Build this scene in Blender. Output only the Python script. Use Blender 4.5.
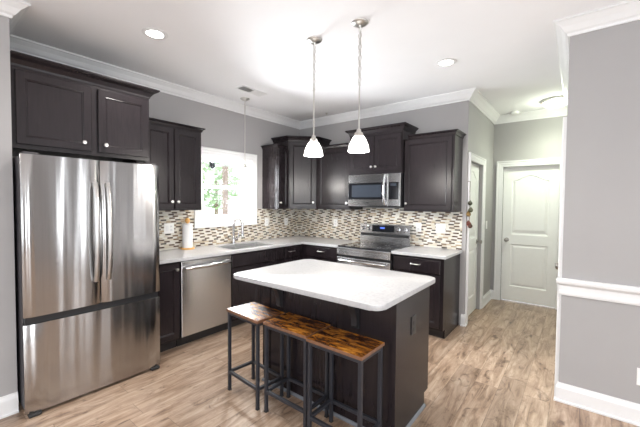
import bpy, bmesh, math, random
from mathutils import Vector, Matrix
random.seed(7)
PI = math.pi
C = bpy.context.scene.collection
for o in list(bpy.data.objects): bpy.data.objects.remove(o)

# ------------------------------------------------------------------ camera
sc = bpy.context.scene
CAM = (3.69502, -4.16797, 1.4676); YAW = 0.66304; PITCH = -0.03277; ROLL = 0.00825; FPX = 330.39
cd = bpy.data.cameras.new('camera'); cam = bpy.data.objects.new('camera', cd); C.objects.link(cam)
fw = Vector((-math.sin(YAW)*math.cos(PITCH), math.cos(YAW)*math.cos(PITCH), math.sin(PITCH)))
r_ = Vector((math.cos(YAW), math.sin(YAW), 0)); u_ = r_.cross(fw)
r2 = r_*math.cos(ROLL)+u_*math.sin(ROLL); u2 = -r_*math.sin(ROLL)+u_*math.cos(ROLL)
m = Matrix((r2, u2, -fw)).transposed().to_4x4(); m.translation = Vector(CAM)
cam.matrix_world = m
cd.sensor_fit = 'HORIZONTAL'; cd.sensor_width = 36; cd.lens = 36*FPX/640; cd.clip_start = 0.02; cd.clip_end = 200
sc.camera = cam
# ------------------------------------------------------------------ exposure, world, big lights
vs = sc.view_settings
vs.view_transform = 'Standard'; vs.look = 'None'; vs.gamma = 1; vs.use_curve_mapping = False; vs.exposure = 0.7
sc.display_settings.display_device = 'sRGB'
w = bpy.data.worlds.new('sky'); sc.world = w; w.use_nodes = True
nt = w.node_tree; nt.nodes.clear()
wo = nt.nodes.new('ShaderNodeOutputWorld'); bg = nt.nodes.new('ShaderNodeBackground')
bg.inputs[0].default_value = (0.86, 0.93, 1.0, 1); bg.inputs[1].default_value = 2.1
nt.links.new(bg.outputs[0], wo.inputs[0])
H = 2.79
def area_light(name, loc, rot, sx, sy, power, col=(1,1,1), spread=PI):
    l = bpy.data.lights.new(name, 'AREA'); l.shape = 'RECTANGLE'; l.size = sx; l.size_y = sy; l.energy = power; l.color = col; l.spread = spread
    o = bpy.data.objects.new(name, l); C.objects.link(o); o.location = loc; o.rotation_euler = rot; return o
# area lights added as daylight at unseen living-area windows, to brighten the room
DAY = (0.93, 0.965, 1.0)
ADDED_SIDE_WINDOWS = [(-1.95, -1.55, 13), (-4.9, -3.9, 30), (-6.9, -5.9, 30)]      # y range on the side wall, power
ADDED_REAR_WINDOWS = [(1.28, 2.52, 18), (3.08, 4.32, 18), (4.88, 6.12, 18)]          # x range on the rear wall, power
STREAK_WINDOWS = [(4.42, 4.60, 9), (4.86, 5.06, 10)]                            # unseen narrow windows, added to put bright streaks on the refrigerator
for a, b, pw in ADDED_SIDE_WINDOWS: area_light('added_side_daylight', (7.10, (a+b)/2, 1.35), (0, PI/2, 0), 1.9, b-a-.04, pw, DAY)
for a, b, pw in ADDED_REAR_WINDOWS: area_light('added_rear_daylight', ((a+b)/2, -8.10, 1.45), (PI/2, 0, 0), b-a-.04, 1.8, pw, DAY)
for a, b, pw in STREAK_WINDOWS: area_light('added_streak_light', ((a+b)/2, -1.03, 1.25), (-PI/2, 0, 0), b-a-.01, 2.1, pw, DAY)
# daylight through the kitchen window
area_light('daylight_kitchen_window', (-0.16, -1.445, 1.66), (0, -PI/2, 0), 0.85, 0.82, 100, (0.92, 0.96, 1.0))

# ------------------------------------------------------------------ materials
def newmat(name):
    m = bpy.data.materials.new(name); m.use_nodes = True
    nt = m.node_tree; b = nt.nodes['Principled BSDF']; return m, nt, b
def node(nt, t, **kw):
    n = nt.nodes.new(t)
    for k, v in kw.items(): setattr(n, k, v)
    return n
def math_(nt, op, a, b=None, c=None):
    n = nt.nodes.new('ShaderNodeMath'); n.operation = op
    for i, v in enumerate((a, b, c)):
        if v is None: continue
        if isinstance(v, (int, float)): n.inputs[i].default_value = v
        else: nt.links.new(v, n.inputs[i])
    return n.outputs[0]
def ramp(nt, fac, stops, interp='LINEAR'):
    n = nt.nodes.new('ShaderNodeValToRGB'); n.color_ramp.interpolation = interp
    e = n.color_ramp.elements
    while len(e) < len(stops): e.new(0.5)
    for i, (p, c) in enumerate(stops):
        e[i].position = p; e[i].color = (*c, 1)
    nt.links.new(fac, n.inputs[0]); return n.outputs[0]
def coords(nt): return node(nt, 'ShaderNodeNewGeometry').outputs['Position']
def objco(nt): return node(nt, 'ShaderNodeTexCoord').outputs['Object']
def mapping(nt, v, scale=(1,1,1), rot=(0,0,0), loc=(0,0,0)):
    n = node(nt, 'ShaderNodeMapping'); n.inputs['Scale'].default_value = scale; n.inputs['Rotation'].default_value = rot; n.inputs['Location'].default_value = loc
    nt.links.new(v, n.inputs['Vector']); return n.outputs[0]
def noise(nt, v, scale, detail=4, rough=0.5, dist=0):
    n = node(nt, 'ShaderNodeTexNoise'); n.inputs['Scale'].default_value = scale; n.inputs['Detail'].default_value = detail
    n.inputs['Roughness'].default_value = rough; n.inputs['Distortion'].default_value = dist
    nt.links.new(v, n.inputs['Vector']); return n.outputs['Fac']
def bump(nt, b, h, strength=0.2, dist=0.01):
    n = node(nt, 'ShaderNodeBump'); n.inputs['Strength'].default_value = strength; n.inputs['Distance'].default_value = dist
    nt.links.new(h, n.inputs['Height']); nt.links.new(n.outputs[0], b.inputs['Normal'])
def simple(name, col, rough=0.5, metal=0, var=0.0, vscale=20, bmp=0.0, coat=0, spec=None):
    m, nt, b = newmat(name)
    b.inputs['Roughness'].default_value = rough; b.inputs['Metallic'].default_value = metal
    b.inputs['Coat Weight'].default_value = coat
    if spec is not None: b.inputs['Specular IOR Level'].default_value = spec
    n = noise(nt, coords(nt), vscale, 3)
    lo = tuple(max(0, c*(1-var)) for c in col); hi = tuple(min(1, c*(1+var)) for c in col)
    nt.links.new(ramp(nt, n, [(0.3, lo), (0.7, hi)]), b.inputs['Base Color'])
    if bmp: bump(nt, b, n, bmp, 0.002)
    return m
def emit(name, col, strength):
    m, nt, b = newmat(name); b.inputs['Base Color'].default_value = (*col, 1)
    b.inputs['Emission Color'].default_value = (*col, 1); b.inputs['Emission Strength'].default_value = strength
    b.inputs['Roughness'].default_value = 0.4; return m
M = {}
M['wall'] = simple('wall_paint', (0.365, 0.355, 0.355), 0.6, var=0.015, vscale=3, bmp=0.03)
M['ceil'] = simple('ceiling_paint', (0.86, 0.86, 0.875), 0.8, var=0.01, vscale=3)
M['trim'] = simple('trim_paint', (0.76, 0.76, 0.765), 0.3, var=0.01)
M['door'] = simple('door_paint', (0.84, 0.845, 0.83), 0.35, var=0.01)
M['white'] = simple('white_plastic', (0.85, 0.85, 0.83), 0.35)
M['slot'] = simple('slot_dark', (0.08, 0.08, 0.08), 0.5)
M['black'] = simple('black_plastic', (0.015, 0.015, 0.017), 0.35)
M['glassblack'] = simple('black_glass', (0.012, 0.013, 0.016), 0.06)
M['mwglass'] = simple('microwave_window_glass', (0.035, 0.042, 0.055), 0.15)
M['nickel'] = simple('brushed_nickel', (0.62, 0.60, 0.57), 0.28, 1)
M['chrome'] = simple('chrome', (0.66, 0.66, 0.68), 0.14, 1)
M['doorknob'] = simple('door_knob_nickel', (0.36, 0.34, 0.32), 0.3, 1)
M['handle'] = simple('appliance_handle_steel', (0.50, 0.49, 0.48), 0.32, 1)
M['knob'] = simple('satin_knob', (0.85, 0.82, 0.80), 0.3, 1)
M['fridge_side'] = simple('fridge_side_paint', (0.06, 0.055, 0.06), 0.4)
M['metalframe'] = simple('stool_frame_metal', (0.032, 0.034, 0.043), 0.42, 0.3, var=0.1)
M['rubber'] = simple('rubber', (0.02, 0.02, 0.02), 0.7)
M['paper'] = simple('paper_towel', (0.88, 0.88, 0.88), 0.9, bmp=0.2, vscale=120)
M['bamboo'] = simple('bamboo_wood', (0.68, 0.38, 0.12), 0.4, var=0.25, vscale=30)
M['sinksteel'] = simple('sink_steel', (0.62, 0.62, 0.62), 0.42, 1)
M['vinyl'] = simple('window_vinyl', (0.88, 0.88, 0.88), 0.35)
M['bronze'] = simple('dark_corbel_metal', (0.06, 0.058, 0.062), 0.35, 0.6)
M['shoe'] = simple('shoe_moulding_paint', (0.16, 0.17, 0.19), 0.4)

def mat_cabinet(name, k=1.0):
    m, nt, b = newmat(name)
    v = mapping(nt, coords(nt), (14, 14, 1.2))
    n = noise(nt, v, 5, 6, 0.6, 0.6)
    n2 = noise(nt, coords(nt), 2.5, 2)
    f = math_(nt, 'ADD', math_(nt, 'MULTIPLY', n, 0.7), math_(nt, 'MULTIPLY', n2, 0.3))
    nt.links.new(ramp(nt, f, [(0.3, (0.0115*k, 0.0090*k, 0.0105*k)), (0.7, (0.0205*k, 0.0150*k, 0.0175*k))]), b.inputs['Base Color'])
    b.inputs['Roughness'].default_value = 0.27; b.inputs['Specular IOR Level'].default_value = 0.38; b.inputs['Coat Weight'].default_value = 0.0; b.inputs['Coat Roughness'].default_value = 0.2
    bump(nt, b, n, 0.008, 0.002); return m
M['cab'] = mat_cabinet('espresso_wood')
M['kick'] = simple('toe_kick_dark', (0.018, 0.014, 0.014), 0.6)

def mat_steel(name, col=(0.43, 0.42, 0.415), rough=0.17, wav=1.0, horiz=False):
    m, nt, b = newmat(name)
    P = coords(nt)
    v = mapping(nt, P, (3, 3, 260) if horiz else (220, 220, 2.0))
    fine = noise(nt, v, 1.0, 3, 0.6)
    v2 = mapping(nt, P, (5, 5, 0.22))
    wv = noise(nt, v2, 1.5, 1.5, 0.4)
    nt.links.new(ramp(nt, fine, [(0.25, tuple(c*0.93 for c in col)), (0.75, tuple(min(1, c*1.06) for c in col))]), b.inputs['Base Color'])
    b.inputs['Metallic'].default_value = 1; b.inputs['Roughness'].default_value = rough
    b.inputs['Anisotropic'].default_value = 0.7; b.inputs['Anisotropic Rotation'].default_value = 0.25
    h = math_(nt, 'ADD', math_(nt, 'MULTIPLY', wv, wav), math_(nt, 'MULTIPLY', fine, 0.0))
    bump(nt, b, h, 0.35, 0.03); return m
M['steel'] = mat_steel('brushed_stainless')
M['steel_h'] = mat_steel('brushed_stainless_appliance', (0.60, 0.60, 0.605), 0.24, 0.0)

def mat_quartz():
    m, nt, b = newmat('white_quartz')
    P = coords(nt)
    n = noise(nt, P, 45, 6, 0.7); n2 = noise(nt, P, 4, 4, 0.6)
    vo = node(nt, 'ShaderNodeTexVoronoi'); vo.inputs['Scale'].default_value = 110; nt.links.new(P, vo.inputs['Vector'])
    f = math_(nt, 'ADD', math_(nt, 'MULTIPLY', n, 0.75), math_(nt, 'MULTIPLY', n2, 0.25))
    nt.links.new(ramp(nt, f, [(0.33, (0.40, 0.40, 0.415)), (0.5, (0.48, 0.48, 0.49)), (0.7, (0.51, 0.51, 0.52))]), b.inputs['Base Color'])
    b.inputs['Roughness'].default_value = 0.16; return m
M['quartz'] = mat_quartz()

def mat_floor():
    m, nt, b = newmat('wood_plank_floor')
    P = coords(nt); s = node(nt, 'ShaderNodeSeparateXYZ'); nt.links.new(P, s.inputs[0])
    x, y = s.outputs[0], s.outputs[1]
    W, L = 0.17, 1.22
    xi = math_(nt, 'DIVIDE', x, W); row = math_(nt, 'FLOOR', xi)
    wn = node(nt, 'ShaderNodeTexWhiteNoise', noise_dimensions='1D'); nt.links.new(row, wn.inputs['W'])
    yi = math_(nt, 'ADD', math_(nt, 'DIVIDE', y, L), wn.outputs['Value']); col = math_(nt, 'FLOOR', yi)
    cmb = node(nt, 'ShaderNodeCombineXYZ'); nt.links.new(row, cmb.inputs[0]); nt.links.new(col, cmb.inputs[1])
    wp = node(nt, 'ShaderNodeTexWhiteNoise', noise_dimensions='3D'); nt.links.new(cmb.outputs[0], wp.inputs['Vector'])
    r = wp.outputs['Value']
    # grain offset per plank
    gx = math_(nt, 'ADD', math_(nt, 'MULTIPLY', x, 11), math_(nt, 'MULTIPLY', r, 60))
    gy = math_(nt, 'MULTIPLY', y, 1.5)
    gc = node(nt, 'ShaderNodeCombineXYZ'); nt.links.new(gx, gc.inputs[0]); nt.links.new(gy, gc.inputs[1]); nt.links.new(math_(nt, 'MULTIPLY', r, 17), gc.inputs[2])
    g1 = noise(nt, gc.outputs[0], 1.3, 8, 0.68, 1.0)
    gc2 = mapping(nt, gc.outputs[0], (0.6, 2.0, 1))
    g2 = noise(nt, gc2, 1.6, 5, 0.6, 1.6)
    base = ramp(nt, g1, [(0.28, (0.115, 0.071, 0.047)), (0.43, (0.285, 0.196, 0.137)), (0.56, (0.42, 0.315, 0.235)), (0.72, (0.55, 0.45, 0.36))])
    dark = ramp(nt, g2, [(0.31, (0.30, 0.25, 0.24)), (0.38, (0.75, 0.72, 0.70)), (0.47, (1, 1, 1))])
    mx = node(nt, 'ShaderNodeMix', data_type='RGBA', blend_type='MULTIPLY'); mx.inputs['Factor'].default_value = 0.85
    nt.links.new(base, mx.inputs['A']); nt.links.new(dark, mx.inputs['B'])
    tint = ramp(nt, r, [(0.0, (0.80, 0.78, 0.77)), (0.5, (1.0, 0.98, 0.96)), (1.0, (1.14, 1.13, 1.12))])
    mx2 = node(nt, 'ShaderNodeMix', data_type='RGBA', blend_type='MULTIPLY'); mx2.inputs['Factor'].default_value = 1
    nt.links.new(mx.outputs['Result'], mx2.inputs['A']); nt.links.new(tint, mx2.inputs['B'])
    fx = math_(nt, 'FRACT', xi); fy = math_(nt, 'FRACT', yi)
    ex = math_(nt, 'LESS_THAN', math_(nt, 'MINIMUM', fx, math_(nt, 'SUBTRACT', 1.0, fx)), 0.010)
    ey = math_(nt, 'LESS_THAN', math_(nt, 'MINIMUM', fy, math_(nt, 'SUBTRACT', 1.0, fy)), 0.0016)
    e = math_(nt, 'MAXIMUM', ex, ey)
    mx3 = node(nt, 'ShaderNodeMix', data_type='RGBA'); nt.links.new(math_(nt, 'MULTIPLY', e, 0.55), mx3.inputs['Factor'])
    nt.links.new(mx2.outputs['Result'], mx3.inputs['A']); mx3.inputs['B'].default_value = (0.10, 0.065, 0.045, 1)
    nt.links.new(mx3.outputs['Result'], b.inputs['Base Color'])
    rr = math_(nt, 'ADD', 0.24, math_(nt, 'MULTIPLY', g1, 0.16)); nt.links.new(rr, b.inputs['Roughness'])
    bump(nt, b, math_(nt, 'SUBTRACT', math_(nt, 'MULTIPLY', g1, 0.6), e), 0.12, 0.003)
    return m
M['floor'] = mat_floor()

def mat_mosaic():
    m, nt, b = newmat('mosaic_tile')
    P = coords(nt); s = node(nt, 'ShaderNodeSeparateXYZ'); nt.links.new(P, s.inputs[0])
    u = math_(nt, 'SUBTRACT', s.outputs[0], s.outputs[1]); v = s.outputs[2]
    RH, PW = 0.0206, 0.172      # row height, length of one run of three strips
    vi = math_(nt, 'DIVIDE', math_(nt, 'SUBTRACT', v, 0.9145), RH); row = math_(nt, 'FLOOR', vi)
    wn = node(nt, 'ShaderNodeTexWhiteNoise', noise_dimensions='1D'); nt.links.new(row, wn.inputs['W'])
    ui = math_(nt, 'ADD', math_(nt, 'DIVIDE', u, PW), math_(nt, 'ADD', math_(nt, 'MULTIPLY', row, 0.47), math_(nt, 'MULTIPLY', wn.outputs['Value'], 0.30)))
    cell = math_(nt, 'FLOOR', ui); fr = math_(nt, 'FRACT', ui)
    i1 = math_(nt, 'GREATER_THAN', fr, 0.40); i2 = math_(nt, 'GREATER_THAN', fr, 0.72)
    col = math_(nt, 'ADD', math_(nt, 'MULTIPLY', cell, 3.0), math_(nt, 'ADD', i1, i2))
    cmb = node(nt, 'ShaderNodeCombineXYZ'); nt.links.new(row, cmb.inputs[0]); nt.links.new(col, cmb.inputs[1])
    wp = node(nt, 'ShaderNodeTexWhiteNoise', noise_dimensions='3D'); nt.links.new(cmb.outputs[0], wp.inputs['Vector'])
    # one strip of every three is dark, the others are drawn from the pale tones
    isd = math_(nt, 'LESS_THAN', math_(nt, 'ADD', i1, math_(nt, 'MULTIPLY', wp.outputs['Value'], 1.0)), 0.86)
    pale = ramp(nt, wp.outputs['Value'], [(0, (0.60, 0.54, 0.43)), (0.25, (0.68, 0.65, 0.57)), (0.5, (0.54, 0.46, 0.34)), (0.62, (0.70, 0.68, 0.62)), (0.92, (0.40, 0.31, 0.21))], 'CONSTANT')
    darkc = ramp(nt, wp.outputs['Value'], [(0, (0.085, 0.050, 0.034)), (0.35, (0.13, 0.085, 0.060)), (0.6, (0.065, 0.055, 0.048)), (0.8, (0.19, 0.12, 0.07))], 'CONSTANT')
    mc = node(nt, 'ShaderNodeMix', data_type='RGBA'); nt.links.new(isd, mc.inputs['Factor']); nt.links.new(pale, mc.inputs['A']); nt.links.new(darkc, mc.inputs['B'])
    fv = math_(nt, 'FRACT', vi); e = None
    for c_ in (0.0, 0.40, 0.72, 1.0):
        q = math_(nt, 'LESS_THAN', math_(nt, 'ABSOLUTE', math_(nt, 'SUBTRACT', fr, c_)), 0.009)
        e = q if e is None else math_(nt, 'MAXIMUM', e, q)
    eu = e
    ev = math_(nt, 'LESS_THAN', math_(nt, 'MINIMUM', fv, math_(nt, 'SUBTRACT', 1.0, fv)), 0.09)
    e = math_(nt, 'MAXIMUM', eu, ev)
    mx = node(nt, 'ShaderNodeMix', data_type='RGBA'); nt.links.new(e, mx.inputs['Factor'])
    nt.links.new(mc.outputs['Result'], mx.inputs['A']); mx.inputs['B'].default_value = (0.62, 0.59, 0.52, 1)
    nt.links.new(mx.outputs['Result'], b.inputs['Base Color'])
    nt.links.new(math_(nt, 'ADD', 0.12, math_(nt, 'MULTIPLY', e, 0.6)), b.inputs['Roughness'])
    bump(nt, b, math_(nt, 'SUBTRACT', 1.0, e), 0.3, 0.002)
    return m
M['mosaic'] = mat_mosaic()

def mat_seat():
    m, nt, b = newmat('rustic_seat_board')
    P = objco(nt)
    v = mapping(nt, P, (2.8, 9, 8))
    n = noise(nt, v, 1.6, 8, 0.68, 0.7)
    n2 = noise(nt, mapping(nt, P, (6, 26, 8)), 1.5, 5, 0.7, 2.0)
    f = math_(nt, 'ADD', math_(nt, 'MULTIPLY', n, 0.7), math_(nt, 'MULTIPLY', n2, 0.3))
    nt.links.new(ramp(nt, f, [(0.40, (0.012, 0.005, 0.003)), (0.47, (0.07, 0.022, 0.006)), (0.53, (0.32, 0.115, 0.016)), (0.60, (0.60, 0.26, 0.035)), (0.72, (0.70, 0.38, 0.09))]), b.inputs['Base Color'])
    b.inputs['Roughness'].default_value = 0.27; return m
M['seat'] = mat_seat()
M['seatedge'] = simple('seat_edge_band', (0.20, 0.095, 0.05), 0.45, var=0.25, vscale=40)

def mat_glass(name, refl=0.12, tint=(1, 1, 1)):
    m = bpy.data.materials.new(name); m.use_nodes = True; nt = m.node_tree; nt.nodes.clear()
    o = nt.nodes.new('ShaderNodeOutputMaterial'); mx = nt.nodes.new('ShaderNodeMixShader')
    t = nt.nodes.new('ShaderNodeBsdfTransparent'); g = nt.nodes.new('ShaderNodeBsdfGlossy'); g.inputs['Roughness'].default_value = 0.02
    t.inputs[0].default_value = (*tint, 1)
    f = nt.nodes.new('ShaderNodeFresnel'); f.inputs['IOR'].default_value = 1.45
    nt.links.new(f.outputs[0], mx.inputs[0]); nt.links.new(t.outputs[0], mx.inputs[1]); nt.links.new(g.outputs[0], mx.inputs[2]); nt.links.new(mx.outputs[0], o.inputs[0])
    return m
M['glass'] = mat_glass('window_glass')
M['frost'] = emit('lit_frosted_glass', (1.0, 0.97, 0.93), 2.6)
M['lamp'] = emit('lit_lamp_lens', (1.0, 0.97, 0.92), 9)
M['halllamp'] = emit('lit_hall_dome', (0.97, 1.0, 0.88), 1.3)
M['blue'] = emit('blue_display', (0.05, 0.12, 0.6), 0.25)
M['leaf'] = simple('leaves', (0.50, 0.60, 0.42), 0.7, var=0.3, vscale=6)
M['bark'] = simple('bark', (0.30, 0.22, 0.18), 0.8, var=0.3)
M['porchpost'] = simple('porch_post_paint', (0.42, 0.31, 0.27), 0.6, var=0.02)
M['porchwhite'] = simple('porch_white_paint', (0.75, 0.74, 0.70), 0.6)
M['deck'] = simple('porch_concrete', (0.55, 0.54, 0.52), 0.8, var=0.08)
M['grass'] = simple('lawn', (0.30, 0.42, 0.18), 0.9, var=0.3)

# ------------------------------------------------------------------ mesh helpers
def box(bm, x0, x1, y0, y1, z0, z1, bev=0.0, seg=2):
    vs_ = [bm.verts.new((x, y, z)) for x in (x0, x1) for y in (y0, y1) for z in (z0, z1)]
    F = [(0,1,3,2), (4,6,7,5), (0,4,5,1), (2,3,7,6), (0,2,6,4), (1,5,7,3)]
    fs = [bm.faces.new([vs_[i] for i in f]) for f in F]
    if bev:
        es = set(e for f in fs for e in f.edges)
        bmesh.ops.bevel(bm, geom=list(es), offset=bev, segments=seg, profile=0.5, affect='EDGES')
def prism(bm, pts, z0, z1, bev=0.0):
    a = [bm.verts.new((x, y, z0)) for x, y in pts]; b = [bm.verts.new((x, y, z1)) for x, y in pts]
    n = len(pts); fs = [bm.faces.new(a[::-1]), bm.faces.new(b)]
    for i in range(n): fs.append(bm.faces.new((a[i], a[(i+1) % n], b[(i+1) % n], b[i])))
    if bev:
        es = set(fs[0].edges) | set(fs[1].edges)
        bmesh.ops.bevel(bm, geom=list(es), offset=bev, segments=2, profile=0.5, affect='EDGES')
def frame_of(d):
    d = Vector(d).normalized(); a = Vector((0, 0, 1)) if abs(d.z) < 0.9 else Vector((1, 0, 0))
    s = d.cross(a).normalized(); return d, s, s.cross(d)
def tube(bm, pts, r, seg=10, cap=True, sy=1.0, up=None):
    pts = [Vector(p) for p in pts]; rings = []
    for i, p in enumerate(pts):
        if i == 0: d = pts[1]-pts[0]
        elif i == len(pts)-1: d = pts[-1]-pts[-2]
        else: d = (pts[i+1]-pts[i]).normalized()+(pts[i]-pts[i-1]).normalized()
        d.normalize()
        if up is not None:
            s = d.cross(Vector(up)).normalized(); u = s.cross(d)
        else: d, s, u = frame_of(d)
        rr = r[i] if isinstance(r, (list, tuple)) else r
        rings.append([bm.verts.new(p+s*rr*math.cos(2*PI*k/seg)+u*rr*sy*math.sin(2*PI*k/seg)) for k in range(seg)])
    for a, b in zip(rings, rings[1:]):
        for k in range(seg): bm.faces.new((a[k], a[(k+1) % seg], b[(k+1) % seg], b[k]))
    if cap: bm.faces.new(rings[0][::-1]); bm.faces.new(rings[-1])
def lathe(bm, prof, c=(0,0,0), axis=(0,0,1), seg=24):
    """prof: [(radius, height)] along axis from c"""
    d, s, u = frame_of(axis); c = Vector(c); rings = []
    for r, h in prof:
        if r < 1e-6: rings.append([bm.verts.new(c+d*h)])
        else: rings.append([bm.verts.new(c+d*h+s*r*math.cos(2*PI*k/seg)+u*r*math.sin(2*PI*k/seg)) for k in range(seg)])
    for a, b in zip(rings, rings[1:]):
        if len(a) == 1 and len(b) == 1: continue
        for k in range(seg):
            if len(a) == 1: bm.faces.new((a[0], b[(k+1) % seg], b[k]))
            elif len(b) == 1: bm.faces.new((a[k], a[(k+1) % seg], b[0]))
            else: bm.faces.new((a[k], a[(k+1) % seg], b[(k+1) % seg], b[k]))
    if len(rings[0]) > 1: bm.faces.new(rings[0][::-1])
    if len(rings[-1]) > 1: bm.faces.new(rings[-1])
def slab_loops(bm, o, u, v, n, w, h, loops):
    """raised/recessed panel: loops [(inset, depth)], first is the back"""
    o, u, v, n = Vector(o), Vector(u), Vector(v), Vector(n); rings = []
    for ins, dp in loops:
        rings.append([bm.verts.new(o+u*a+v*b+n*dp) for a, b in ((ins, ins), (w-ins, ins), (w-ins, h-ins), (ins, h-ins))])
    bm.faces.new(rings[0][::-1])
    for a, b in zip(rings, rings[1:]):
        for k in range(4): bm.faces.new((a[k], a[(k+1) % 4], b[(k+1) % 4], b[k]))
    bm.faces.new(rings[-1])
DOORL = [(0, 0), (0, .017), (.003, .020), (.052, .020), (.056, .016), (.060, .017), (.066, .010)]
DRAWL = [(0, 0), (0, .013), (.008, .019), (.010, .020)]
def sweep(bm, path, prof, closed=False):
    """profile [(out, z)] swept along an xy path with mitred corners; 'out' is to the right of the travel direction"""
    P = [Vector((x, y)) for x, y in path]; rings = []
    for i, p in enumerate(P):
        dn = (P[(i+1) % len(P)]-P[i]).normalized() if closed or i < len(P)-1 else None
        dp = (P[i]-P[i-1]).normalized() if closed or i > 0 else None
        rn = lambda d: Vector((d.y, -d.x))
        if dn is None: mdir = rn(dp)
        elif dp is None: mdir = rn(dn)
        else:
            a, b = rn(dp), rn(dn); mdir = (a+b).normalized(); mdir = mdir/max(0.2, mdir.dot(a))
        rings.append([bm.verts.new((p.x+mdir.x*o, p.y+mdir.y*o, z)) for o, z in prof])
    n = len(prof)
    for a, b in zip(rings, rings[1:]+(rings[:1] if closed else [])):
        for k in range(n): bm.faces.new((a[k], a[(k+1) % n], b[(k+1) % n], b[k]))
    if not closed: bm.faces.new(rings[0][::-1]); bm.faces.new(rings[-1])
def grid_slab(bm, xs, ys, filled, z0, z1):
    nx, ny = len(xs), len(ys)
    top = {}; bot = {}
    def vt(i, j):
        if (i, j) not in top: top[i, j] = bm.verts.new((xs[i], ys[j], z1)); bot[i, j] = bm.verts.new((xs[i], ys[j], z0))
        return top[i, j], bot[i, j]
    def f(i, j): return 0 <= i < nx-1 and 0 <= j < ny-1 and filled((xs[i]+xs[i+1])/2, (ys[j]+ys[j+1])/2)
    for i in range(nx-1):
        for j in range(ny-1):
            if not f(i, j): continue
            q = [vt(i, j), vt(i+1, j), vt(i+1, j+1), vt(i, j+1)]
            bm.faces.new([t for t, b in q]); bm.faces.new([b for t, b in q][::-1])
            for (di, dj), (a, b_) in zip(((0,-1), (1,0), (0,1), (-1,0)), ((0,1), (1,2), (2,3), (3,0))):
                if not f(i+di, j+dj): bm.faces.new((q[a][0], q[a][1], q[b_][1], q[b_][0]))
def BM(): return bmesh.new()
def obj(name, bm, mat, parent=None, smooth=None, kind=None, label=None, origin=None):
    """links a bmesh (world coordinates) as one object; children are shifted by the root's location"""
    bmesh.ops.recalc_face_normals(bm, faces=bm.faces)
    off = Vector((0, 0, 0))
    q = parent
    while q is not None: off += Vector(q.location); q = q.parent
    if parent is None and origin is not None: off = Vector(origin)
    if off.length: bmesh.ops.translate(bm, verts=bm.verts, vec=-off)
    me = bpy.data.meshes.new(name); bm.to_mesh(me); bm.free()
    o = bpy.data.objects.new(name, me); C.objects.link(o)
    for mm in (mat if isinstance(mat, (list, tuple)) else [mat]): me.materials.append(mm)
    if parent is not None: o.parent = parent
    elif origin is not None: o.location = origin
    if smooth is not None:
        for p in me.polygons: p.use_smooth = True
        me.set_sharp_from_angle(angle=math.radians(smooth))
    if kind: o['kind'] = kind
    if label: o['label'] = label
    return o
def thing(name, label, cat, loc=(0,0,0), rotz=0, group=None):
    o = bpy.data.objects.new(name, None); C.objects.link(o); o.empty_display_size = 0.1
    o.location = loc; o.rotation_euler = (0, 0, rotz); o['label'] = label; o['category'] = cat
    if group: o['group'] = group
    return o
def tag(o, label, cat, group=None):
    o['label'] = label; o['category'] = cat
    if group: o['group'] = group
    return o
def copy_tree(o, parent=None):
    c = o.copy(); C.objects.link(c); c.parent = parent
    for ch in list(o.children): copy_tree(ch, c)
    return c
def bxo(name, mat, *a, parent=None, bev=0.0, kind=None, label=None):
    bm = BM(); box(bm, *a, bev=bev); return obj(name, bm, mat, parent, kind=kind, label=label)

# ------------------------------------------------------------------ room shell
XC, YH = 2.649, 1.491          # outer corner of the range wall, far end of the hallway
RX, RY = 3.614, -1.141         # corner of the right wall
SX, SY = 0.661, -3.680         # end of the wall beside the refrigerator
XE, YE = 7.0, -8.0             # living area behind the camera
S = 'structure'
bxo('floor', M['floor'], -0.12, XE+.12, YE-.12, YH+.12, -0.1, 0, kind=S)
bxo('ceiling', M['ceil'], -0.12, XE+.12, YE-.12, YH+.12, H, H+0.1, kind=S)
# left wall with the window opening
WY0, WY1, WZ0, WZ1 = -1.85, -1.04, 1.23, 2.06
def wall_open(name, axis, a, b, lo, hi, openings):
    """wall slab between a and b across its thin axis, with (u0,u1,z0,z1) openings"""
    us = sorted(set([lo, hi]+[u for op in openings for u in op[:2]])); zs = sorted(set([0, H]+[z for op in openings for z in op[2:]]))
    bm = BM()
    def fl(u, z): return not any(op[0] < u < op[1] and op[2] < z < op[3] for op in openings)
    grid_slab(bm, us, zs, fl, 0, 1)
    for v in bm.verts:
        u, z, t = v.co; v.co = (a+(b-a)*t, u, z) if axis == 'x' else (u, a+(b-a)*t, z)
    return obj(name, bm, M['wall'], kind=S)
wall_open('wall_left', 'x', -0.12, 0, SY-.12, 0.12, [(WY0, WY1, WZ0, WZ1)])
bxo('wall_back', M['wall'], 0, XC, 0, 0.12, 0, H, kind=S)
D1 = (0.125, 0.80, 0, 2.00)
wall_open('wall_hall_side', 'x', XC-0.12, XC, 0.12, YH, [D1])
D2X0, D2X1 = 2.785, 3.485
wall_open('wall_hall_end', 'y', YH, YH+.12, XC-.12, 4.0, [(D2X0, D2X1, 0, 2.03)])
D3 = (-1.035, -0.30, 0, 2.03)
wall_open('wall_hall_right', 'x', RX, RX+.12, RY+.12, YH, [D3])
wall_open('wall_right', 'y', RY, RY+.12, RX, XE+.12, [(a, b, .2, 2.3) for a, b, pw in STREAK_WINDOWS])
bxo('wall_fridge_end', M['wall'], 0, SX, SY-.12, SY, 0, H, kind=S)
bxo('wall_living_left', M['wall'], SX-.12, SX, YE, SY-.12, 0, H, kind=S)
wall_open('wall_living_right', 'x', XE, XE+.12, YE, RY, [(a, b, .38, 2.32) for a, b, pw in ADDED_SIDE_WINDOWS])
wall_open('wall_living_rear', 'y', YE-.12, YE, SX-.12, XE+.12, [(a, b, .5, 2.36) for a, b, pw in ADDED_REAR_WINDOWS])

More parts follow.
